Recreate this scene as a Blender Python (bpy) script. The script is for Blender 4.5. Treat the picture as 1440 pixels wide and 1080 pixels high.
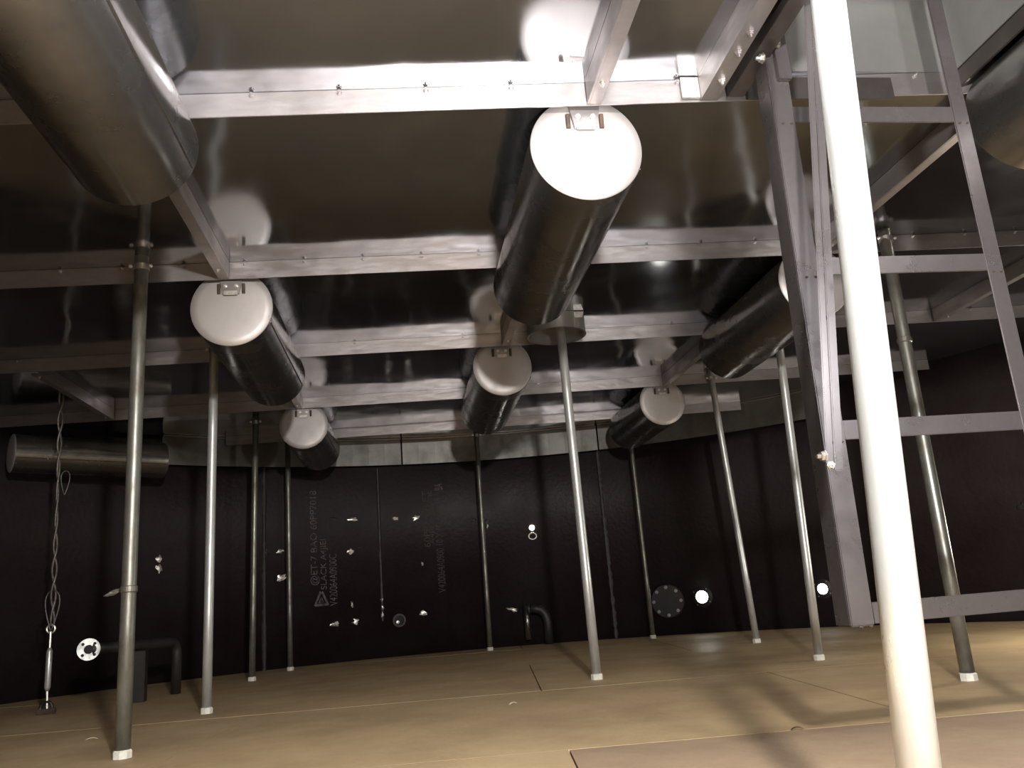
import bpy, bmesh, math, random
from mathutils import Vector, Matrix

scene = bpy.context.scene
for o in list(bpy.data.objects):
    bpy.data.objects.remove(o)
col = scene.collection
random.seed(7)
PI = math.pi

# ------------------------------------------------------------------ camera
EYE = Vector((0, 0, 0.44))
cd = bpy.data.cameras.new('camera')
cd.sensor_fit = 'HORIZONTAL'; cd.sensor_width = 36.0
cd.lens = 36.0 * 1150 / 1440
cd.clip_start = 0.02
cam = bpy.data.objects.new('camera', cd); col.objects.link(cam)
Rv = Vector((0.990, -0.117, -0.077)).normalized()
Fv = Vector((0.133, 0.960, 0.248)).normalized()
Uv = Rv.cross(Fv).normalized(); Rv = Fv.cross(Uv).normalized()
cam.matrix_world = Matrix(((Rv.x, Uv.x, -Fv.x, EYE.x), (Rv.y, Uv.y, -Fv.y, EYE.y), (Rv.z, Uv.z, -Fv.z, EYE.z), (0, 0, 0, 1)))
scene.camera = cam

# ------------------------------------------------------------------ world, lamps, exposure
w = bpy.data.worlds.new('world'); scene.world = w; w.use_nodes = True
w.node_tree.nodes['Background'].inputs[0].default_value = (0.02, 0.018, 0.016, 1)
w.node_tree.nodes['Background'].inputs[1].default_value = 0.5
def lamp(name, loc, power, radius, color, aim=None, angle=None):
    L = bpy.data.lights.new(name, 'SPOT' if aim else 'POINT')
    L.energy = power; L.shadow_soft_size = radius; L.color = color
    o = bpy.data.objects.new(name, L); col.objects.link(o); o.location = loc
    if aim:
        L.spot_size = math.radians(angle); L.spot_blend = 0.25
        o.rotation_euler = (Vector(aim) - Vector(loc)).to_track_quat('-Z', 'Y').to_euler()
    return o
lamp('hand_lamp', (0.38, -0.50, 1.40), 440, 0.06, (1.0, 0.955, 0.91))
lamp('beam_fill_spot', (0.25, -0.12, 0.35), 520, 0.06, (1.0, 0.96, 0.93), (0.20, 0.88, 2.08), 68)  # unseen spot, added to brighten the first beam and nearest cap, cone held short of the rest
lamp('work_lamp', (3.60, 3.60, 0.55), 48, 0.08, (1.0, 0.93, 0.80))
lamp('pole_fill_light', (1.25, 0.45, 1.10), 52, 0.05, (0.98, 0.99, 1.0))  # unseen fill light, added so the near pole turns out white
vs = scene.view_settings
vs.view_transform = 'Standard'; vs.look = 'None'; vs.gamma = 1.0; vs.exposure = 0.25; vs.use_curve_mapping = False

# ------------------------------------------------------------------ materials
def mat(name, base, rough, metal=0.0, var=0.0, vscale=4.0, dark=None, rvar=0.0, bump=0.0, bscale=3.0, stretch=(1, 1, 1), spec=0.5, fine=0.0, detail=5.0):
    m = bpy.data.materials.new(name); m.use_nodes = True
    nt = m.node_tree; n = nt.nodes; l = nt.links; b = n['Principled BSDF']
    b.inputs['Base Color'].default_value = (*base, 1); b.inputs['Roughness'].default_value = rough
    b.inputs['Metallic'].default_value = metal; b.inputs['Specular IOR Level'].default_value = spec
    tc = n.new('ShaderNodeTexCoord'); mp = n.new('ShaderNodeMapping'); mp.inputs['Scale'].default_value = stretch
    l.new(tc.outputs['Object'], mp.inputs[0])
    if var > 0 or rvar > 0:
        t = n.new('ShaderNodeTexNoise'); t.inputs['Scale'].default_value = vscale; t.inputs['Detail'].default_value = detail; t.inputs['Roughness'].default_value = 0.6
        l.new(mp.outputs[0], t.inputs['Vector'])
        cr = n.new('ShaderNodeMapRange'); cr.inputs[1].default_value = 0.35; cr.inputs[2].default_value = 0.68
        l.new(t.outputs['Fac'], cr.inputs[0])
        if var > 0:
            mx = n.new('ShaderNodeMix'); mx.data_type = 'RGBA'
            d = dark or tuple(c * (1 - var) for c in base)
            mx.inputs['A'].default_value = (*base, 1); mx.inputs['B'].default_value = (*d, 1)
            l.new(cr.outputs[0], mx.inputs['Factor']); l.new(mx.outputs['Result'], b.inputs['Base Color'])
        if rvar > 0:
            rr = n.new('ShaderNodeMapRange'); rr.inputs[3].default_value = max(0.02, rough - rvar); rr.inputs[4].default_value = min(1, rough + rvar)
            l.new(cr.outputs[0], rr.inputs[0]); l.new(rr.outputs[0], b.inputs['Roughness'])
    if bump > 0:
        t2 = n.new('ShaderNodeTexNoise'); t2.inputs['Scale'].default_value = bscale; t2.inputs['Detail'].default_value = 1.5 if fine == 0 else 6
        l.new(mp.outputs[0], t2.inputs['Vector'])
        bp = n.new('ShaderNodeBump'); bp.inputs['Strength'].default_value = 1.0; bp.inputs['Distance'].default_value = bump
        l.new(t2.outputs['Fac'], bp.inputs['Height']); l.new(bp.outputs[0], b.inputs['Normal'])
    return m
def emit(name, c, s):
    m = bpy.data.materials.new(name); m.use_nodes = True
    b = m.node_tree.nodes['Principled BSDF']; b.inputs['Base Color'].default_value = (*c, 1)
    b.inputs['Emission Color'].default_value = (*c, 1); b.inputs['Emission Strength'].default_value = s
    return m
M = {}
M['deck'] = mat('stainless_sheet', (0.41, 0.425, 0.455), 0.12, 0.975, rvar=0.05, vscale=2.0, bump=0.012, bscale=1.8)
M['beam'] = mat('brushed_beam_steel', (0.40, 0.375, 0.378), 0.40, 0.86, var=0.22, vscale=6, rvar=0.10, bump=0.0018, bscale=9, stretch=(1, 1, 3))
M['pontoon'] = mat('pontoon_steel', (0.30, 0.295, 0.29), 0.26, 0.95, var=0.35, vscale=5, rvar=0.08, bump=0.003, bscale=6)
M['cap'] = mat('cap_steel', (0.44, 0.415, 0.41), 0.50, 0.55, var=0.12, vscale=7, rvar=0.08)
M['rust'] = mat('rust', (0.085, 0.055, 0.036), 0.8, 0.1, var=0.5, vscale=30)
M['galv'] = mat('galvanised_pipe', (0.62, 0.64, 0.63), 0.42, 0.6, var=0.35, vscale=22, rvar=0.12, stretch=(1, 1, 0.25))
M['galv_old'] = mat('weathered_galvanised_pipe', (0.27, 0.285, 0.255), 0.42, 0.7, var=0.6, dark=(0.13, 0.11, 0.09), vscale=16, rvar=0.1, stretch=(1, 1, 0.4))
M['galv_bright'] = mat('bright_galvanised_pipe', (0.74, 0.775, 0.775), 0.36, 0.6, var=0.25, vscale=18, rvar=0.1, stretch=(1, 1, 0.25))
M['white'] = mat('white_plastic', (0.75, 0.74, 0.66), 0.5, 0, var=0.2, vscale=60)
M['ladder'] = mat('ladder_steel', (0.185, 0.17, 0.175), 0.34, 0.75, var=0.3, vscale=9, rvar=0.1)
M['hatch'] = mat('hatch_sheet', (0.33, 0.33, 0.325), 0.38, 0.7, var=0.2, vscale=3, rvar=0.1, bump=0.004, bscale=3)
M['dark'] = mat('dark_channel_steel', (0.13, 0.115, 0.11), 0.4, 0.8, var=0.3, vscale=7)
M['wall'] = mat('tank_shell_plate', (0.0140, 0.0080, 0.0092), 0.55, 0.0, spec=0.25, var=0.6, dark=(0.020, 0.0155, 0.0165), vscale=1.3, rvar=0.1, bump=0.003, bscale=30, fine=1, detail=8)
M['weld'] = mat('weld_bead', (0.03, 0.026, 0.025), 0.5, 0.4, var=0.5, vscale=40)
M['scar'] = mat('ground_bright_steel', (0.75, 0.72, 0.68), 0.35, 0.8, var=0.4, vscale=60)
M['floor'] = mat('dusty_floor_plate', (0.50, 0.375, 0.215), 0.60, 0.0, spec=0.3, var=0.5, dark=(0.33, 0.235, 0.135), vscale=1.6, rvar=0.12, bump=0.002, bscale=20, fine=1, detail=8)
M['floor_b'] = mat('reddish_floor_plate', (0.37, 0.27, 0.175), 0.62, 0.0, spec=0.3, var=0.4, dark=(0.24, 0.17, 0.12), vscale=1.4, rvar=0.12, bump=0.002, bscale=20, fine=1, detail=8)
M['floor_base'] = mat('floor_seam', (0.14, 0.10, 0.065), 0.8)
M['skirt'] = mat('rim_plate_steel', (0.20, 0.196, 0.185), 0.42, 0.7, var=0.4, vscale=5, rvar=0.1)
M['pipe_dark'] = mat('black_pipe', (0.035, 0.032, 0.032), 0.5, 0.3, var=0.4, vscale=12)
M['rope'] = mat('wire_rope', (0.22, 0.20, 0.19), 0.5, 0.7, var=0.5, vscale=60)
M['stencil'] = mat('stencil_paint', (0.14, 0.128, 0.124), 0.8, 0, var=0.75, dark=(0.02, 0.015, 0.015), vscale=26)
M['stencil_faint'] = mat('faint_stencil_paint', (0.075, 0.067, 0.065), 0.8, 0, var=0.6, dark=(0.015, 0.010, 0.011), vscale=14)
M['daylight'] = emit('daylight', (1.0, 0.96, 0.86), 14)
M['daylight_cool'] = emit('cool_daylight', (0.93, 0.93, 1.0), 14)
M['black'] = mat('bore', (0.01, 0.009, 0.009), 0.7)

# ------------------------------------------------------------------ helpers
def setp(o, label=None, cat=None, group=None, kind=None):
    if label: o['label'] = label
    if cat: o['category'] = cat
    if group: o['group'] = group
    if kind: o['kind'] = kind
    return o
def empty(name, loc, rz=0.0):
    o = bpy.data.objects.new(name, None); col.objects.link(o); o.location = loc; o.rotation_euler = (0, 0, rz)
    o.empty_display_size = 0.1
    return o
def link(name, me, m, parent=None, smooth=False, loc=None, rot=None):
    if m is not None and not me.materials: me.materials.append(m)
    if smooth:
        for p in me.polygons: p.use_smooth = True
    o = bpy.data.objects.new(name, me); col.objects.link(o)
    if parent is not None: o.parent = parent
    if loc is not None: o.location = loc
    if rot is not None: o.rotation_euler = rot
    return o
def finish(bm, name='m'):
    bmesh.ops.recalc_face_normals(bm, faces=bm.faces)
    me = bpy.data.meshes.new(name); bm.to_mesh(me); bm.free(); return me
def box_bm(bm, x0, x1, y0, y1, z0, z1):
    v = [bm.verts.new(p) for p in ((x0, y0, z0), (x1, y0, z0), (x1, y1, z0), (x0, y1, z0), (x0, y0, z1), (x1, y0, z1), (x1, y1, z1), (x0, y1, z1))]
    for f in ((0, 1, 2, 3), (4, 5, 6, 7), (0, 1, 5, 4), (1, 2, 6, 5), (2, 3, 7, 6), (3, 0, 4, 7)): bm.faces.new([v[i] for i in f])
def box(x0, x1, y0, y1, z0, z1, bev=0.0):
    bm = bmesh.new(); box_bm(bm, x0, x1, y0, y1, z0, z1)
    if bev: bmesh.ops.bevel(bm, geom=bm.edges[:], offset=bev, segments=2, affect='EDGES')
    return finish(bm)
def prism(pts, axis, a, b):
    """extrude a closed 2-D outline along an axis from a to b"""
    bm = bmesh.new()
    def P(p, t):
        return (t, p[0], p[1]) if axis == 'x' else ((p[0], t, p[1]) if axis == 'y' else (p[0], p[1], t))
    A = [bm.verts.new(P(p, a)) for p in pts]; B = [bm.verts.new(P(p, b)) for p in pts]
    n = len(pts)
    bm.faces.new(A); bm.faces.new(B[::-1])
    for i in range(n): bm.faces.new((A[i], A[(i + 1) % n], B[(i + 1) % n], B[i]))
    return finish(bm)
def lathe(prof, n=32, axis='z'):
    """revolve (radius, height) points; r = 0 closes to a pole"""
    bm = bmesh.new(); rings = []
    for r, h in prof:
        if r < 1e-6: rings.append([bm.verts.new((0, 0, h))])
        else: rings.append([bm.verts.new((r * math.cos(2 * PI * k / n), r * math.sin(2 * PI * k / n), h)) for k in range(n)])
    for A, B in zip(rings, rings[1:]):
        for k in range(n):
            k2 = (k + 1) % n
            if len(A) == 1 and len(B) == 1: continue
            if len(A) == 1: bm.faces.new((A[0], B[k], B[k2]))
            elif len(B) == 1: bm.faces.new((A[k], A[k2], B[0]))
            else: bm.faces.new((A[k], A[k2], B[k2], B[k]))
    if axis == 'y':
        bmesh.ops.rotate(bm, verts=bm.verts, cent=(0, 0, 0), matrix=Matrix.Rotation(-PI / 2, 3, 'X'))
    if axis == 'x':
        bmesh.ops.rotate(bm, verts=bm.verts, cent=(0, 0, 0), matrix=Matrix.Rotation(PI / 2, 3, 'Y'))
    return finish(bm)
def tube(pts, r, n=16, cap=True):
    """sweep a circle along points"""
    bm = bmesh.new(); P = [Vector(p) for p in pts]; rings = []; up = None
    for i, p in enumerate(P):
        t = ((P[min(i + 1, len(P) - 1)] - P[max(i - 1, 0)])).normalized()
        if up is None:
            up = t.cross(Vector((0, 0, 1)))
            if up.length < 0.1: up = t.cross(Vector((0, 1, 0)))
            up.normalize()
        up = (up - t * up.dot(t)).normalized(); s = t.cross(up)
        rr = r[i] if isinstance(r, (list, tuple)) else r
        rings.append([bm.verts.new(p + up * rr * math.cos(2 * PI * k / n) + s * rr * math.sin(2 * PI * k / n)) for k in range(n)])
    for A, B in zip(rings, rings[1:]):
        for k in range(n): bm.faces.new((A[k], A[(k + 1) % n], B[(k + 1) % n], B[k]))
    if cap: bm.faces.new(rings[0]); bm.faces.new(rings[-1][::-1])
    return finish(bm)
def smooth_by_angle(o, deg=40):
    me = o.data
    for p in me.polygons: p.use_smooth = True
    bm = bmesh.new(); bm.from_mesh(me)
    for e in bm.edges:
        if len(e.link_faces) == 2 and e.calc_face_angle(0) > math.radians(deg): e.smooth = False
    bm.to_mesh(me); bm.free()
    return o
bolt_me = lathe([(0, 0), (0.011, 0), (0.011, 0.003), (0.0085, 0.003), (0.0085, 0.009), (0.004, 0.009), (0.004, 0.016), (0, 0.016)], 6); bolt_me.materials.append(M['scar'])
bolt_dark_me = bolt_me.copy(); bolt_dark_me.materials.clear(); bolt_dark_me.materials.append(M['beam'])
def bolt(parent, loc, direction, dark=False, name='bolt', s=1.0):
    o = bpy.data.objects.new(name, bolt_dark_me if dark else bolt_me); col.objects.link(o); o.parent = parent; o.location = loc
    o.rotation_euler = Vector(direction).to_track_quat('Z', 'Y').to_euler(); o.scale = (s, s, s)
    return o

# ------------------------------------------------------------------ tank shell and floor
CX, CY, RT = 0.40, 3.25, 4.20
ZD = 1.865          # underside of the deck sheet
ZB = 1.79           # lower edge of the beams
def wp(ang, z, inset=0.0):
    a = math.radians(ang); return Vector((CX + (RT - inset) * math.cos(a), CY + (RT - inset) * math.sin(a), z))
bm = bmesh.new(); N = 144; r0 = []; r1 = []; r2 = []; r3 = []
for k in range(N):
    a = 2 * PI * k / N; c, s = math.cos(a), math.sin(a)
    r0.append(bm.verts.new((RT * c, RT * s, -0.02))); r1.append(bm.verts.new((RT * c, RT * s, 2.6)))
    r2.append(bm.verts.new(((RT + 0.03) * c, (RT + 0.03) * s, 2.6))); r3.append(bm.verts.new(((RT + 0.03) * c, (RT + 0.03) * s, -0.02)))
for k in range(N):
    j = (k + 1) % N
    bm.faces.new((r0[k], r1[k], r1[j], r0[j])); bm.faces.new((r1[k], r2[k], r2[j], r1[j])); bm.faces.new((r2[k], r3[k], r3[j], r2[j])); bm.faces.new((r3[k], r0[k], r0[j], r3[j]))
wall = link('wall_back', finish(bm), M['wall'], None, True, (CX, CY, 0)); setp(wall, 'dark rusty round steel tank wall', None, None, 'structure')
def onwall(name, me, m, ang, z, inset=0.0, smooth=False, roll=0.0):
    """child of the wall: local x = tangent, local y = inward normal, local z = up"""
    a = math.radians(ang)
    o = link(name, me, m, wall, smooth)
    nrm = Vector((-math.cos(a), -math.sin(a), 0)); up = Vector((0, 0, 1)); tx = nrm.cross(up)
    mt = Matrix((tx, nrm, up)).transposed().to_4x4()
    p = wp(ang, z, inset) - Vector((CX, CY, 0))
    o.matrix_local = Matrix.Translation(p) @ mt @ Matrix.Rotation(roll, 4, 'Y')
    return o
# vertical and horizontal plate welds
def weld(ang, z0, z1, wdt, m):
    pts = []; n = int((z1 - z0) / 0.03); bm = bmesh.new()
    for i in range(n + 1):
        z = z0 + (z1 - z0) * i / n; ww = wdt * random.uniform(0.7, 1.2)
        pts.append([bm.verts.new((-ww, -0.001, z)), bm.verts.new((-ww * 0.4, 0.006, z + random.uniform(-.004, .004))), bm.verts.new((ww * 0.4, 0.006, z + random.uniform(-.004, .004))), bm.verts.new((ww, -0.001, z))])
    for A, B in zip(pts, pts[1:]):
        for k in range(3): bm.faces.new((A[k], A[k + 1], B[k + 1], B[k]))
    return onwall('weld_seam', finish(bm), m, ang, 0)
for a in (140, 112.4, 71.5, 35, 5, -30, -75, -120, -160, 170): weld(a, 0.0, 2.5, 0.022, M['weld'])
weld(99.0, 0.30, 1.62, 0.016, M['weld'])
def scar(ang, z, wx, wz, m='scar', roll=0.0):
    bm = bmesh.new(); bmesh.ops.create_icosphere(bm, subdivisions=2, radius=1)
    for v in bm.verts:
        k = random.choice((0.35, 0.6, 0.85, 1.1, 1.35)); v.co = Vector((v.co.x * wx * 0.5 * k, v.co.y * 0.008, v.co.z * wz * 0.5 * k))
    return onwall('weld_scar', finish(bm), M[m], ang, z, 0.0, False, roll)
for s in ((128.1, .678, .11, .035, 'scar', .3), (123.6, .915, .05, .055), (123.6, .845, .045, .075), (112.2, .93, .06, .045, 'weld'), (110.7, .937, .065, .04), (110.5, .72, .085, .045, 'scar', .3),
          (104.4, 1.20, .07, .02, 'weld'), (102.1, 1.181, .085, .03), (102.5, .905, .06, .04, 'scar', .6), (101.4, .93, .07, .025, 'weld'), (97.0, 1.168, .05, .03), (94.5, 1.165, .075, .045, 'scar', .4),
          (104.5, .312, .085, .04), (102.1, .312, .065, .05), (102.5, .458, .025, .05), (94.2, .338, .075, .045), (86.0, 1.09, .05, .06, 'weld'), (85.8, 1.05, .025, .05), (87.5, 1.105, .05, .05, 'weld'),
          (83.6, .307, .13, .035, 'scar', -.15), (94.0, .762, .02, .04), (99, .48, .025, .06), (99, .41, .03, .05), (99, .36, .022, .09), (99.1, .85, .025, .11, 'weld'), (99, 1.1, .02, .08, 'weld'), (99, .95, .02, .08, 'weld'),
          (27, .75, .06, .06, 'weld')):
    scar(*s)
# stencilled plate marks, reading upwards
def stencil(body, ang, z0, length, height, m):
    cu = bpy.data.curves.new('t', 'FONT'); cu.body = body; cu.size = 1.0
    o = bpy.data.objects.new('t', cu); col.objects.link(o)
    dg = bpy.context.evaluated_depsgraph_get(); dg.update()
    me = bpy.data.meshes.new_from_object(o.evaluated_get(dg)); bpy.data.objects.remove(o)
    xs = [v.co.x for v in me.vertices]; ys = [v.co.y for v in me.vertices]
    x0, x1, y0, y1 = min(xs), max(xs), min(ys), max(ys)
    for v in me.vertices:
        u = (v.co.x - x0) / (x1 - x0) * length; t = (v.co.y - y0) / (y1 - y0) * height
        v.co = Vector((t - height / 2, 0.004, u))
    return onwall('stencil_lettering', me, m, ang, z0)
stencil('@ET-7 BAO 60PP7018', 106.7, 0.64, 0.80, 0.075, M['stencil'])
stencil('SLACK A4JIEI', 105.6, 0.60, 0.42, 0.065, M['stencil'])
stencil('V420064A0900C', 104.6, 0.46, 0.43, 0.065, M['stencil'])
stencil('V420064A0900 10 X 60 PP77018', 91.8, 0.50, 0.83, 0.065, M['stencil_faint'])
stencil('BA', 91.6, 1.40, 0.06, 0.075, M['stencil'])
stencil('60PP7018 ET', 93.3, 0.90, 0.50, 0.055, M['stencil_faint'])
stencil('A4JIEI SLACK', 92.6, 0.92, 0.48, 0.05, M['stencil_faint'])
bm = bmesh.new()
def quad(bm, pts): bm.faces.new([bm.verts.new((p[0], 0.004, p[1])) for p in pts])
quad(bm, [(-.065, -.05), (-.045, -.05), (.0, .055), (-.012, .07)]); quad(bm, [(.065, -.05), (.045, -.05), (.0, .055), (.012, .07)]); quad(bm, [(-.05, -.055), (.055, -.055), (.055, -.035), (-.05, -.035)])
quad(bm, [(-.025, -.03), (.0, .02), (.0, -.03)]); quad(bm, [(.008, -.03), (.008, .015), (.028, -.03)])
onwall('stencil_emblem', finish(bm), M['stencil'], 106.0, 0.52)

# floor: sub-base with overlapping plates
fl = link('floor', lathe([(0, -0.03), (RT, -0.03), (RT, -0.012), (0, -0.012)], 96), M['floor_base'], None, False, (CX, CY, 0)); setp(fl, 'dusty brown steel plate floor of the tank', None, None, 'structure')
SL = -0.10
def clip_circle(poly, R, n=64):
    for k in range(n):
        a = 2 * PI * (k + .5) / n; nx, ny = math.cos(a), math.sin(a); d = R * math.cos(PI / n); out = []
        for i in range(len(poly)):
            p, q = poly[i], poly[(i + 1) % len(poly)]
            dp = p[0] * nx + p[1] * ny - d; dq = q[0] * nx + q[1] * ny - d
            if dp <= 0: out.append(p)
            if dp * dq < 0: t = dp / (dp - dq); out.append((p[0] + (q[0] - p[0]) * t, p[1] + (q[1] - p[1]) * t))
        poly = out
        if len(poly) < 3: return None
    return poly
rows = [-4.6, -3.1, -2.35, -0.76, 0.72, 2.22, 3.72, 5.2]
ca, sa = math.cos(SL), math.sin(SL)
for i, (y0, y1) in enumerate(zip(rows, rows[1:])):
    xs = [-5, -2.9 + (i % 2) * 1.7, 0.1 + (i % 2) * 1.05, 3.1 + (i % 2) * 1.2, 6]
    for x0, x1 in zip(xs, xs[1:]):
        g = 0.0028
        poly = [(x0 + g, y0 + g), (x1 - g, y0 + g), (x1 - g, y1 - g), (x0 + g, y1 - g)]
        poly = clip_circle([(x * ca - y * sa, x * sa + y * ca) for x, y in poly], RT - 0.01)
        if poly is None: continue
        z = -random.uniform(0.0, 0.002)
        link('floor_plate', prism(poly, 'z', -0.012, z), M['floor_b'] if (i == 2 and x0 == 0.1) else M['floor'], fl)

# ------------------------------------------------------------------ deck (underside of the floating roof)
BEAMS = [(0.88, -0.055), (2.055, -0.055), (3.235, -0.042), (4.375, -0.055), (5.575, -0.065), (6.66, -0.085)]
COLS = [-1.95, -0.69, 0.565, 1.84, 3.10]
def by(k, x):
    y0, s = BEAMS[k]; return y0 + s * (x - 0.3)
ceil = empty('ceiling', (CX, CY, ZD)); setp(ceil, 'mirror-like stainless sheet deck overhead', None, None, 'structure')
HX0, HX1, HY0, HY1 = 1.02, 1.70, 1.10, 1.985     # hatch opening
def panel(poly):
    poly = clip_circle([(x - CX, y - CY) for x, y in poly], RT - 0.10)
    if poly is None: return
    link('deck_panel', prism(poly, 'z', 0.0, 0.006), M['deck'], ceil)
edges = [lambda x: -1.2, lambda x: by(0, x) + .02, lambda x: by(1, x) + .02, lambda x: by(2, x) + .02, lambda x: by(3, x) + .02, lambda x: by(4, x) + .02, lambda x: by(5, x) + .02, lambda x: 7.6]
xs = [-4.0, -1.95, -0.69, 0.565, 1.84, 3.10, 4.8]
for r in range(len(edges) - 1):
    for x0, x1 in zip(xs, xs[1:]):
        a, b = edges[r], edges[r + 1]
        if r == 1 and x0 == 0.565:
            panel([(x0, a(x0)), (HX0, a(HX0)), (HX0, b(HX0)), (x0, b(x0))])
            panel([(HX0, a(HX0)), (HX1, a(HX1)), (HX1, HY0), (HX0, HY0)])
            panel([(HX0, HY1), (HX1, HY1), (HX1, b(HX1)), (HX0, b(HX0))]) if b(HX1) > HY1 else None
            panel([(HX1, a(HX1)), (x1, a(x1)), (x1, b(x1)), (HX1, b(HX1))])
        else:
            panel([(x0, a(x0)), (x1, a(x1)), (x1, b(x1)), (x0, b(x0))])

# rim skirt plates hanging at the edge of the deck
def arc_plate(a0, a1, r, z0, z1, t=0.006):
    bm = bmesh.new(); n = max(2, int(abs(a1 - a0) / 2)); rings = []
    for i in range(n + 1):
        a = math.radians(a0 + (a1 - a0) * i / n); c, s = math.cos(a), math.sin(a)
        rings.append([bm.verts.new((CX + rr * c, CY + rr * s, z)) for rr, z in ((r, z0), (r, z1), (r + t, z1), (r + t, z0))])
    for A, B in zip(rings, rings[1:]):
        for k in range(4): bm.faces.new((A[k], A[(k + 1) % 4], B[(k + 1) % 4], B[k]))
    bm.faces.new(rings[0]); bm.faces.new(rings[-1][::-1])
    return finish(bm)
RS = RT - 0.13
skirt_labels = [((124.2, 96.2), 'grey rim plate left of the stencilled wall, above a small pontoon'), ((96.0, 71.2), 'grey rim plate behind the far central pontoon'), ((71.0, 44), 'grey rim plate at the far right behind the slim legs')]
for (a0, a1), lb in skirt_labels:
    rp = empty('rim_plate', (CX + RS * math.cos(math.radians((a0 + a1) / 2)), CY + RS * math.sin(math.radians((a0 + a1) / 2)), 1.63))
    setp(rp, lb, 'plate', 'rim plates along the deck edge')
    me = arc_plate(a0, a1, RS, 1.63, ZD - 0.001); o = link('plate', me, M['skirt'], rp, False); o.matrix_parent_inverse = Matrix.Translation(-rp.location)
    me = arc_plate(a0, a1, RS - 0.03, ZD - 0.012, ZD - 0.003, 0.03); o = link('top_flange', me, M['beam'], rp, False); o.matrix_parent_inverse = Matrix.Translation(-rp.location)

# ------------------------------------------------------------------ transverse beams
beam_labels = ['steel deck beam overhead in front of the ladder hatch', 'brightly lit deck beam above the nearest round pontoon cap', 'second lit deck beam, above the left pontoon cap', 'third deck beam, above the small central pontoon cap',
               'fourth deck beam, above the two farthest pontoon caps', 'last short deck beam before the rim plate']
for k, (y0, s) in enumerate(BEAMS):
    if k == 0: continue      # lies overhead, behind the frame's upper edge
    ang = math.atan(s); xr = 0.3
    # ends where it meets the rim circle
    d = Vector((1, s)).normalized(); o0 = Vector((xr - CX, y0 - CY)); b_ = o0.dot(d); c_ = o0.dot(o0) - (RS - 0.06) ** 2
    h = math.sqrt(b_ * b_ - c_); t0, t1 = -b_ - h, -b_ + h
    e = empty('deck_beam', (xr, y0, ZB), ang); setp(e, beam_labels[k], 'beam', 'cross beams under the deck')
    hgt = ZD - ZB - 0.0005
    link('web', box(t0, t1, 0, 0.006, 0, hgt, 0.0012), M['beam'], e)
    link('top_flange', box(t0, t1, 0.006, 0.046, hgt - 0.006, hgt), M['beam'], e)
    if k < 4:
        step = 0.245 if k < 3 else 0.6
        n0 = int((t0 + .1) / step); n1 = int((t1 - .1) / step)
        for i in range(n0, n1 + 1):
            bolt(e, (i * step + 0.05, -0.0005, hgt - 0.010), (0, -1, 0), k > 0, 'bolt', 0.8)

# ------------------------------------------------------------------ longitudinal beams in the bays that hold no pontoon
def long_beam(x, r, label, mirror=False, m='beam'):
    ya, yb = by(r, x) + 0.048, by(r + 1, x) - 0.004
    e = empty('longitudinal_beam', (x, ya, ZB)); setp(e, label, 'beam', 'longitudinal beams under the deck')
    L = yb - ya; h = ZD - ZB - 0.0005; sgn = -1 if mirror else 1
    xa, xb = sorted((0, 0.006 * sgn)); link('web', box(xa, xb, 0, L, 0, h, 0.001), M[m], e)
    xa, xb = sorted((0.006 * sgn, 0.042 * sgn)); link('bottom_flange', box(xa, xb, 0, L, 0, 0.006, 0.001), M['beam'], e)
    link('end_clip', box(min(0, .04 * sgn), max(0, .04 * sgn), L - 0.006, L - 0.0005, 0.007, h), M['beam'], e)
    for yy in (0.06, L - 0.10):
        bolt(e, (0.0225 * sgn, yy, -0.0005), (0, 0, -1), False, 'bolt', 0.7)
    return e
long_beam(0.565, 0, 'longitudinal beam meeting the nearest pontoon cap from overhead')
long_beam(-0.69, 1, 'dark longitudinal beam leading from the large upper left pontoon', True)
long_beam(1.84, 1, 'dark slanting longitudinal beam seen behind the ladder')
long_beam(0.565, 2, 'longitudinal beam with bright lower end above the small central cap')
long_beam(-0.69, 3, 'short longitudinal beam above the small left pontoon cap', True)
long_beam(1.84, 3, 'short longitudinal beam above the far right pontoon cap')
long_beam(-1.95, 3, 'longitudinal beam at far left near the wire rope', True)
long_beam(3.10, 2, 'longitudinal beam at far right behind the ladder stile')

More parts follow.
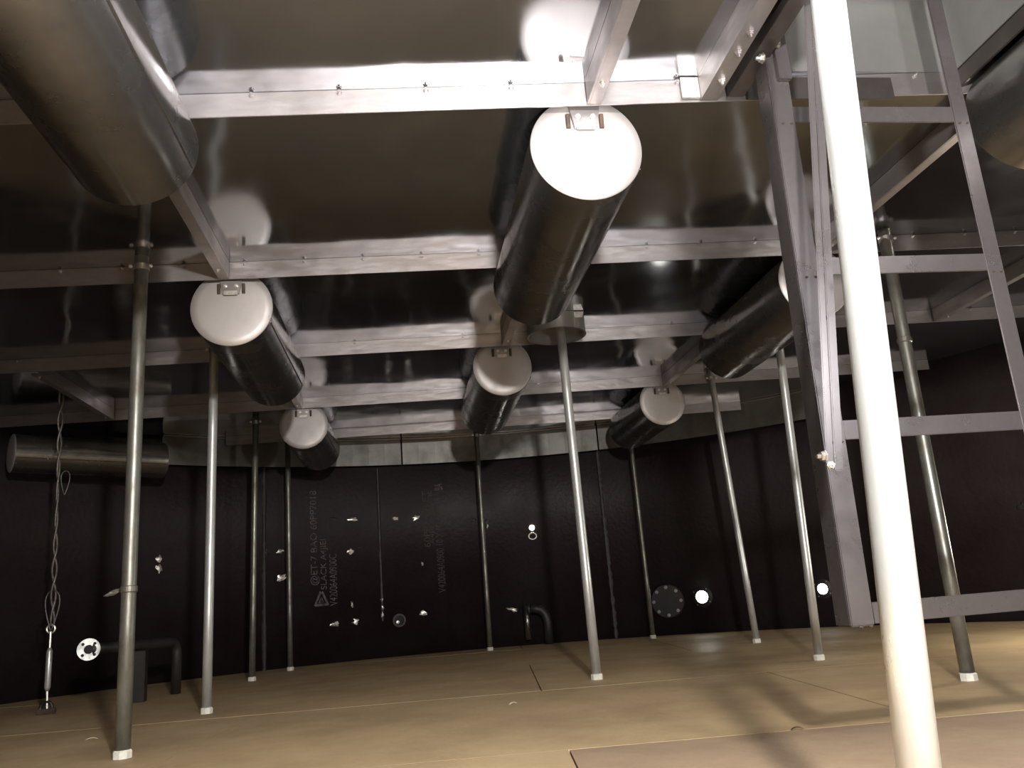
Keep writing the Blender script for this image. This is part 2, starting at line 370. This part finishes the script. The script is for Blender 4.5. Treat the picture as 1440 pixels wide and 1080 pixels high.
# ------------------------------------------------------------------ pontoons
RP, ZP = 0.1675, 1.683
def pontoon(x, r, label, y0=None, y1=None, rz=0.0, loc=None, length=None, bracket=True, RP=RP):
    if loc is None:
        ya = (by(r, x) + 0.055) if y0 is None else y0
        yb = (by(r + 1, x) - 0.025) if y1 is None else y1
        loc = (x, ya, ZP); length = yb - ya
    e = empty('pontoon', loc, rz); setp(e, label, 'pontoon', 'cylindrical pontoons under the deck')
    L = length
    b = link('body', lathe([(RP, 0.0), (RP, 0.012), (RP, L * .35), (RP, L * .7), (RP, L - .012), (RP, L)], 72, 'y'), M['pontoon'], e); smooth_by_angle(b)
    for yy, s, nm in ((0.0, -1, 'end_cap'), (L, 1, 'end_cap')):
        prof = [(RP - 0.001, 0.0), (RP - 0.004, 0.004), (RP * .8, 0.008), (RP * .5, 0.010), (RP * .2, 0.011), (0, 0.011)]
        c = link(nm, lathe([(q, p * s) for q, p in prof], 72, 'y'), M['cap'], e, False, (0, yy, 0)); smooth_by_angle(c, 60)
    link('seam_weld', tube([(RP * .93, 0.01, -RP * .38), (RP * .93, L - .01, -RP * .38)], 0.003, 6), M['pontoon'], e)
    if bracket:
        br = link('hanger_bracket', prism([(-.034, .055), (.034, .055), (.046, .125), (-.046, .125)][::-1], 'y', -0.024, -0.017), M['beam'], e)
        link('gusset', prism([(-.028, .048), (.028, .048), (.026, .066), (-.026, .066)], 'y', -0.028, -0.0245), M['scar'], br)
        for sx in (-.022, .022): bolt(br, (sx, -0.025, .088), (0, -1, 0), False, 'bolt', 0.8)
        for sx in (-.05, .05):
            link('bracket_leg', tube([(sx, -0.018, .100), (sx * 1.0, -0.014, .058)], 0.007, 8), M['rust'], br)
    return e
pontoon(-0.69, 0, 'large near pontoon at the upper left, seen from below')
pontoon(1.84, 0, 'large dark pontoon cut off by the right edge, beside the hatch')
pontoon(0.565, 1, 'nearest pontoon with brilliant white round cap at the centre')
pontoon(-0.69, 2, 'pontoon with pinkish grey cap under the second beam, left')
pontoon(1.84, 2, 'dark pontoon just left of the ladder stile')
pontoon(0.565, 3, 'small central pontoon with dull grey cap')
pontoon(-0.69, 4, 'smallest left pontoon reaching the rim plate', y1=by(5, -.69) - .10)
pontoon(1.84, 4, 'far right pontoon with pale grey cap', y1=by(5, 1.84) - .06)
# tangential pontoon by the left wall
a = math.atan2(0.564, 0.794)
pontoon(0, 0, 'horizontal pontoon lying along the wall at far left', rz=a - PI / 2, loc=(-2.59, 5.72, 1.60), length=0.98, bracket=False, RP=0.13)

# ------------------------------------------------------------------ hatch with upstand
hx = (HX0 + HX1) / 2
ht = empty('deck_hatch', (hx, (HY0 + HY1) / 2, ZD)); setp(ht, 'bright sheet metal hatch trunk opening above the ladder', 'hatch')
dx, dy = (HX1 - HX0) / 2, (HY1 - HY0) / 2
for nm, (x0, x1, y0, y1) in (('trunk_side', (-dx, -dx + .004, -dy, dy)), ('trunk_side', (dx - .004, dx, -dy, dy)), ('trunk_side', (-dx + .004, dx - .004, dy - .004, dy)), ('trunk_side', (-dx + .004, dx - .004, -dy, -dy + .004))):
    link(nm, box(x0, x1, y0, y1, 0.0, 0.55), M['hatch'], ht)
link('lid', box(-dx - .02, dx + .02, -dy - .02, dy + .02, 0.551, 0.556), M['hatch'], ht)
link('coaming_or_shade_strip', box(-dx - .05, -dx - .002, -dy, dy, -0.085, -0.001, .001), M['dark'], ht)
link('coaming_or_shade_strip', box(-dx + .005, dx - .22, dy - .016, dy - .008, -0.10, -0.028, .001), M['dark'], ht)  # no real coaming: dark strip added before the lit beam, stands in for its shade
link('coaming_or_shade_strip', box(dx + .002, dx + .01, -dy, dy - .0, -0.055, -0.001, .001), M['dark'], ht)

# ------------------------------------------------------------------ ladder
LY = 1.80
ld = empty('ladder', (1.28, LY, 0.31)); setp(ld, 'steel flat-bar ladder hanging from the hatch at right', 'ladder')
def skew_bar(p0, p1, wx, wy):
    bm = bmesh.new(); v = []
    for p in (p0, p1):
        for sx, sy in ((-1, -1), (1, -1), (1, 1), (-1, 1)): v.append(bm.verts.new((p[0] + sx * wx / 2, p[1] + sy * wy / 2, p[2])))
    for f in ((0, 1, 2, 3), (4, 5, 6, 7), (0, 1, 5, 4), (1, 2, 6, 5), (2, 3, 7, 6), (3, 0, 4, 7)): bm.faces.new([v[i] for i in f])
    bmesh.ops.recalc_face_normals(bm, faces=bm.faces)
    bmesh.ops.bevel(bm, geom=bm.edges[:], offset=0.0025, segments=2, affect='EDGES')
    return finish(bm)
ox, oz = -1.28, -0.31
def LL(x, y, z): return (x + ox, y, z + oz)
s1 = link('stile', skew_bar(LL(0.995, 0, 0.31), LL(1.030, 0, 1.776), 0.056, 0.006), M['ladder'], ld)
link('stile_flange', skew_bar(LL(0.970, 0.036, 0.31), LL(1.005, 0.036, 1.776), 0.006, 0.066), M['ladder'], s1)
s2 = link('stile', skew_bar(LL(1.515, 0, 0.31), LL(1.540, 0, 2.25), 0.046, 0.006), M['ladder'], ld)
link('stile_flange', skew_bar(LL(1.535, 0.024, 0.31), LL(1.56, 0.024, 2.25), 0.006, 0.042), M['ladder'], s2)
for z in (1.602, 1.172, 0.755, 0.336):
    sx = 1.0 + (1.035 - 1.0) * (z - .31) / 1.55; sx2 = 1.515 + 0.025 * (z - .31) / 1.94
    rg = link('rung', box(sx + .0235 + ox, sx2 - .0235 + ox, -0.003, 0.003, z - .023 + oz, z + .023 + oz, .001), M['ladder'], ld)
    link('rung_tread', box(sx + .0235 + ox, sx2 - .0235 + ox, 0.0035, 0.030, z + .017 + oz, z + .022 + oz), M['ladder'], rg)
    for x_ in (sx + .012, sx - .012, sx2 - .01, sx2 + .012):
        link('tack_weld', lathe([(0, -.004), (.005, 0), (0, .004)], 6), M['rust'], rg, False, (x_ + ox, -0.004, z - .028 + oz))
link('top_hook', box(1.022 - 1.28, 1.058 - 1.28, -0.02, -0.004, 1.70 + oz, 1.855 + oz, .001), M['ladder'], ld)
bolt(ld, LL(0.99, -0.012, 1.765), (-1, 0, 0), False, 'bolt', 1.3); bolt(ld, LL(1.03, -0.021, 1.80), (0, -1, 0), False, 'bolt', 1.0)
# loose hanging bars beside the left stile
hb = empty('hanging_bar', (0.885, 1.62, 0.65)); setp(hb, 'pair of thin flat bars hanging beside the left ladder stile', 'bar')
link('flat_bar', skew_bar((0, 0, 0), (0.160, 0.0, 1.205), 0.016, 0.004), M['ladder'], hb)
link('flat_bar', skew_bar((0.022, 0.006, -0.012), (0.182, 0.006, 1.205), 0.020, 0.004), M['ladder'], hb)
bolt(hb, (-0.008, -.003, 0.02), (-1, 0, 0), False, 'bolt', 1.2); bolt(hb, (0.0, -0.003, 0.0), (0, -1, 0), False, 'bolt', 0.8)

# trimmer beam on the left of the hatch
tr = empty('trimmer_beam', (0.90, by(0, .9) + .05, ZB)); setp(tr, 'bolted trimmer beam along the left side of the hatch', 'beam')
Lt = by(1, .9) - .005 - (by(0, .9) + .05)
link('web', box(0, .006, 0, Lt, 0, ZD - ZB - .0005), M['beam'], tr)
link('bottom_flange', box(.006, .05, 0, Lt, 0, .006), M['beam'], tr)
for yy in (Lt - .10, Lt - .22, Lt - .30): bolt(tr, (.028, yy, -.0005), (0, 0, -1), yy < Lt - .2, 'bolt', 1.0)
link('corner_clip', box(-.055, -.001, Lt - .008, Lt - .001, .006, .072), M['scar'], tr)

# ------------------------------------------------------------------ support legs
def leg(bx, by_, tx, ty, ztop, label, m='galv', r=0.029, joint=None, clamp=True, cap=True):
    e = empty('support_leg', (bx, by_, 0)); setp(e, label, 'leg', 'pipe legs carrying the deck')
    top = Vector((tx - bx, ty - by_, ztop)); bot = Vector((0, 0, 0.004))
    link('pipe', tube([bot.lerp(top, t) for t in (0, .25, .5, .75, 1)], r, 24), M[m], e, True)
    for p in e.children[0].data.polygons:
        if len(p.vertices) > 4: p.use_smooth = False
    if cap:
        c = link('foot_cap', lathe([(0, 0.0), (r + .006, 0.0), (r + .006, .024), (r + .001, .028)], 8), M['white'], e)
    if joint:
        q = bot.lerp(top, joint); d = (top - bot).normalized()
        link('coupling', tube([q - d * .012, q - d * .009, q + d * .009, q + d * .012], [r + .0005, r + .004, r + .004, r + .0005], 24), M[m], e)
    if clamp:
        cl = link('clamp', tube([top - Vector((0, 0, .06)), top - Vector((0, 0, .035))], r + .004, 24), M['beam'], e)
        for s in (-1, 1): bolt(cl, top + Vector((s * (r + .012), -.012, -.045)), (0, -1, 0), False, 'bolt', .8)
    return e
leg(0.668, 1.15, 0.812, 1.15, ZD, 'thick bright galvanised leg in front of the ladder', 'galv_bright', 0.029, clamp=False)
leg(-1.005, 3.165, -1.015, 3.205, ZD, 'nearest left leg, mottled greenish pipe with a coupling', 'galv_old', 0.026, joint=.30)
leg(-0.998, 4.33, -0.985, 4.33, ZD, 'second left leg, slim pipe with bright lower half', 'galv', 0.023)
leg(-1.115, 6.13, -1.09, 6.13, ZD, 'third left leg near the dark wall seam', 'galv_old', 0.022)
leg(-0.955, 6.83, -0.96, 6.83, ZD, 'short-looking far left leg beside the stencilled wall', 'galv_old', 0.021)
leg(0.625, 7.10, 0.63, 7.10, ZD, 'far central leg below the small central pontoon', 'galv_old', 0.021)
leg(0.888, 4.20, 0.868, 4.18, 1.93, 'central leg rising into the round open vent sleeve', 'galv', 0.024, clamp=False)
leg(1.935, 6.80, 1.935, 6.80, ZD, 'thin dark leg left of the first wall light', 'galv_old', 0.019)
leg(2.262, 5.475, 2.19, 5.44, ZD, 'slanting leg right of the first wall light', 'galv', 0.022)
leg(2.015, 4.12, 2.085, 4.12, ZD, 'leg under the dark pontoon, left of the second wall light', 'galv', 0.022)
leg(2.03, 2.99, 2.135, 3.10, ZD, 'right leg standing behind the ladder rungs', 'galv_old', 0.026, joint=.72)

# round vent sleeve
vt = empty('vent_sleeve', (0.842, 4.165, 1.775)); setp(vt, 'short round open steel sleeve around the central leg', 'sleeve')
b = link('sleeve', lathe([(0.158, 0.0), (0.158, 0.0885), (0.150, 0.0885), (0.150, 0.0)], 64), M['hatch'], vt); smooth_by_angle(b)
for q in b.data.polygons: pass
rim = lathe([(0.158, 0.0), (0.161, -0.003), (0.150, -0.003), (0.150, 0.0)], 64); link('rim', rim, M['beam'], vt)
link('bracket', prism([(-.02, 0), (.02, 0), (.028, .03), (-.028, .03)], 'y', -.16, -.168), M['scar'], vt, False, (0.10, 0.03, 0.055))

# ------------------------------------------------------------------ wire rope with turnbuckle at far left
rp = empty('wire_rope', (-2.01, 5.05, 0)); setp(rp, 'twisted wire rope with turnbuckle tied to the floor at far left', 'rope')
for ph in (0, PI):
    pts = []
    for i in range(90):
        t = i / 89; z = 0.47 + t * (1.85 - 0.47); rr = 0.008 + 0.004 * math.sin(t * 9)
        pts.append((rr * math.cos(t * 30 + ph) - 0.028 * t + .006, rr * math.sin(t * 30 + ph), z))
    link('strand', tube(pts, 0.0065, 6), M['rope'], rp, True)
def loop(z0, z1, wdt, ox_=0.0):
    return [(ox_ + wdt * math.sin(2 * PI * k / 24) * (0.6 + .4 * math.cos(2 * PI * k / 24)), 0, (z0 + z1) / 2 + (z1 - z0) / 2 * -math.cos(2 * PI * k / 24) * -1) for k in range(25)]
link('loop', tube(loop(0.44, 0.66, 0.055), 0.004, 6), M['rope'], rp, True)
link('loop', tube(loop(1.20, 1.34, 0.035, .03), 0.003, 6), M['rope'], rp, True)
tb = link('turnbuckle', tube([(0, 0, .12), (0, 0, .14), (0, 0, .33), (0, 0, .35)], [.008, .016, .016, .008], 12), M['galv'], rp, True)
link('threaded_rod', tube([(0.005, 0, .02), (0, 0, .12)], .007, 8), M['scar'], tb); link('threaded_rod', tube([(0, 0, .35), (0, 0, .435)], .007, 8), M['scar'], tb)
link('shackle', tube([(.022 * math.sin(2 * PI * k / 16), 0, .45 + .022 * math.cos(2 * PI * k / 16)) for k in range(17)], .006, 8), M['scar'], rp)
link('shackle', tube([(.03 * math.sin(2 * PI * k / 16), 0, .036 + .03 * math.cos(2 * PI * k / 16)) for k in range(17)], .009, 8), M['weld'], rp)
link('anchor_lug', box(-.05, .05, -.012, .012, 0.001, .03, .003), M['rust'], rp)

# ------------------------------------------------------------------ flanged pipe on the left wall
fp = empty('flanged_pipe', (-1.76, 4.95, 0)); setp(fp, 'pipe with round open bolt flange low on the left wall', 'pipe')
A = Vector((0, 0, 0.325)); B = Vector((0.275, 0.66, 0.312)); d = (B - A).normalized()
bend = [A, A.lerp(B, .5), A.lerp(B, .93)] + [A.lerp(B, .93) + d * .06 * math.sin(t) + Vector((0, 0, -.06 * (1 - math.cos(t)))) for t in (.4, .8, 1.2, PI / 2)]
bend.append(Vector((bend[-1].x, bend[-1].y, 0.002)))
link('pipe', tube(bend, .030, 20), M['pipe_dark'], fp, True)
bm = bmesh.new(); n = 40
fo = [bm.verts.new((.058 * math.cos(2 * PI * k / n), .058 * math.sin(2 * PI * k / n), 0)) for k in range(n)]
fi = [bm.verts.new((.024 * math.cos(2 * PI * k / n), .024 * math.sin(2 * PI * k / n), 0)) for k in range(n)]
go = [bm.verts.new((.058 * math.cos(2 * PI * k / n), .058 * math.sin(2 * PI * k / n), -.018)) for k in range(n)]
gi = [bm.verts.new((.024 * math.cos(2 * PI * k / n), .024 * math.sin(2 * PI * k / n), -.018)) for k in range(n)]
for k in range(n):
    j = (k + 1) % n
    bm.faces.new((fo[k], fo[j], fi[j], fi[k])); bm.faces.new((fo[k], go[k], go[j], fo[j])); bm.faces.new((fi[k], fi[j], gi[j], gi[k])); bm.faces.new((go[k], gi[k], gi[j], go[j]))
fdir = Vector((0.30, -0.95, 0.02)).normalized()
fo_ = link('flange', finish(bm), M['galv'], fp); fo_.location = A - d * .012; fo_.rotation_euler = fdir.to_track_quat('Z', 'Y').to_euler()
for k in range(4):
    a = PI / 4 + k * PI / 2
    link('bolt_hole', lathe([(0, .0012), (.008, .0012), (.008, 0)], 12), M['black'], fo_, False, (.041 * math.cos(a), .041 * math.sin(a), 0))
link('bore', lathe([(0, .001), (.0235, .001), (.0235, -.01)], 24), M['black'], fo_)
link('pipe_post', box(.10, .20, .30, .36, .002, .285, .003), M['pipe_dark'], fp)

# ------------------------------------------------------------------ fittings on the far wall
def walltop(name, ang, z, label, cat, off=0.0):
    p = wp(ang, z, off); e = empty(name, p, math.radians(ang) + PI / 2); setp(e, label, cat); return e      # local -y... +y = inward
bp = walltop('bent_pipe', 80.8, 0.0, 'dark bent pipe standing low against the far wall', 'pipe', 0.12)
pts = [(-.10, 0, .002), (-.10, 0, .18)] + [(-.10 + .09 * (1 - math.cos(t)), 0, .18 + .12 * math.sin(t)) for t in (.3, .7, 1.1, PI / 2)] + [(.05, 0, .30)]
link('pipe', tube(pts, .038, 16), M['pipe_dark'], bp, True)
link('outlet', tube([(.075, 0, .05), (.075, 0, .34)], .028, 16), M['pontoon'], bp, True)
link('flange', tube([(.045, 0, .30), (.06, 0, .30)], .05, 20), M['pipe_dark'], bp)
bf = walltop('blind_flange', 65.0, 0.277, 'dark round blind flange left of the first wall light', 'flange')
def disc(r, t): return lathe([(0, 0), (r, 0), (r, t), (r * .96, t + .004), (0, t + .004)], 40, 'y')
link('plate', disc(.14, .03), M['pipe_dark'], bf)
for k in range(8):
    a = k * PI / 4; bolt(bf, (.115 * math.cos(a), .034, .115 * math.sin(a)), (0, 1, 0), True, 'bolt', 1.4)
def light_port(ang, z, r, label, m, depth=0.05):
    e = walltop('light_port', ang, z, label, 'light')
    link('ring', lathe([(r, 0.0), (r + .035, 0.0), (r + .035, .012), (r + .012, .02), (r, .02)], 36, 'y'), M['weld'], e)
    link('opening', lathe([(0, .006), (r * .98, .006), (r * .98, .002), (0, .002)], 36, 'y'), m, e)
    for k in range(4): bolt(e, ((r + .024) * math.cos(k * PI / 2 + .6), .012, (r + .024) * math.sin(k * PI / 2 + .6)), (0, 1, 0), True, 'bolt', .7)
light_port(61.0, 0.292, .052, 'bright warm round light opening low in the far wall', M['daylight'])
light_port(47.6, 0.289, .042, 'bright bluish round light opening beside the ladder stile', M['daylight_cool'])
e = walltop('light_port', 80.4, 1.002, 'tiny lit hole with a metal ring high on the far wall', 'light')
link('opening', lathe([(0, .006), (.024, .006), (.024, .001), (0, .001)], 20, 'y'), M['daylight'], e)
link('ring', tube([(.035 * math.sin(2 * PI * k / 20), .012, -.075 + .028 * math.cos(2 * PI * k / 20)) for k in range(21)], .008, 8), M['scar'], e, True)
e = walltop('drain_nozzle', 97.1, 0.295, 'small dark round nozzle hole left of a bright weld mark', 'nozzle')
link('ring', lathe([(.04, 0.0), (.056, 0.0), (.056, .03), (.04, .03)], 28, 'y'), M['weld'], e)
link('bore', lathe([(0, .004), (.0395, .004), (.0395, .001), (0, .001)], 28, 'y'), M['black'], e)
link('plug', lathe([(0, .012), (.014, .010), (.014, .0045)], 12, 'y'), M['scar'], e, False, (0.01, 0, -.015))

# ------------------------------------------------------------------ litter on the floor
def sliver(x, y, L, rz, label, m='white'):
    bm = bmesh.new(); n = 6; A = []
    for i in range(n + 1):
        t = i / n; z = 0.0012 + .006 * math.sin(t * PI); xx = (t - .5) * L
        A.append([bm.verts.new(p) for p in ((xx, -.004, z), (xx, .004, z), (xx, .004, z + .0015), (xx, -.004, z + .0015))])
    for P, Q in zip(A, A[1:]):
        for k in range(4): bm.faces.new((P[k], P[(k + 1) % 4], Q[(k + 1) % 4], Q[k]))
    bm.faces.new(A[0]); bm.faces.new(A[-1][::-1])
    o = link('metal_offcut', finish(bm), M[m], None, False, (x, y, 0), (0, 0, rz)); setp(o, label, 'scrap', 'scraps on the floor')
sliver(-1.312, 3.754, .045, .2, 'pale sliver of scrap beside the mottled near leg')
sliver(0.394, 3.578, .04, .6, 'tiny pale scrap at the centre of the floor')
sliver(1.871, 6.60, .06, .1, 'dark little scrap near the far wall', 'weld')
sliver(1.079, 2.411, .035, -.2, 'dark speck of scrap left of the thick leg', 'weld')
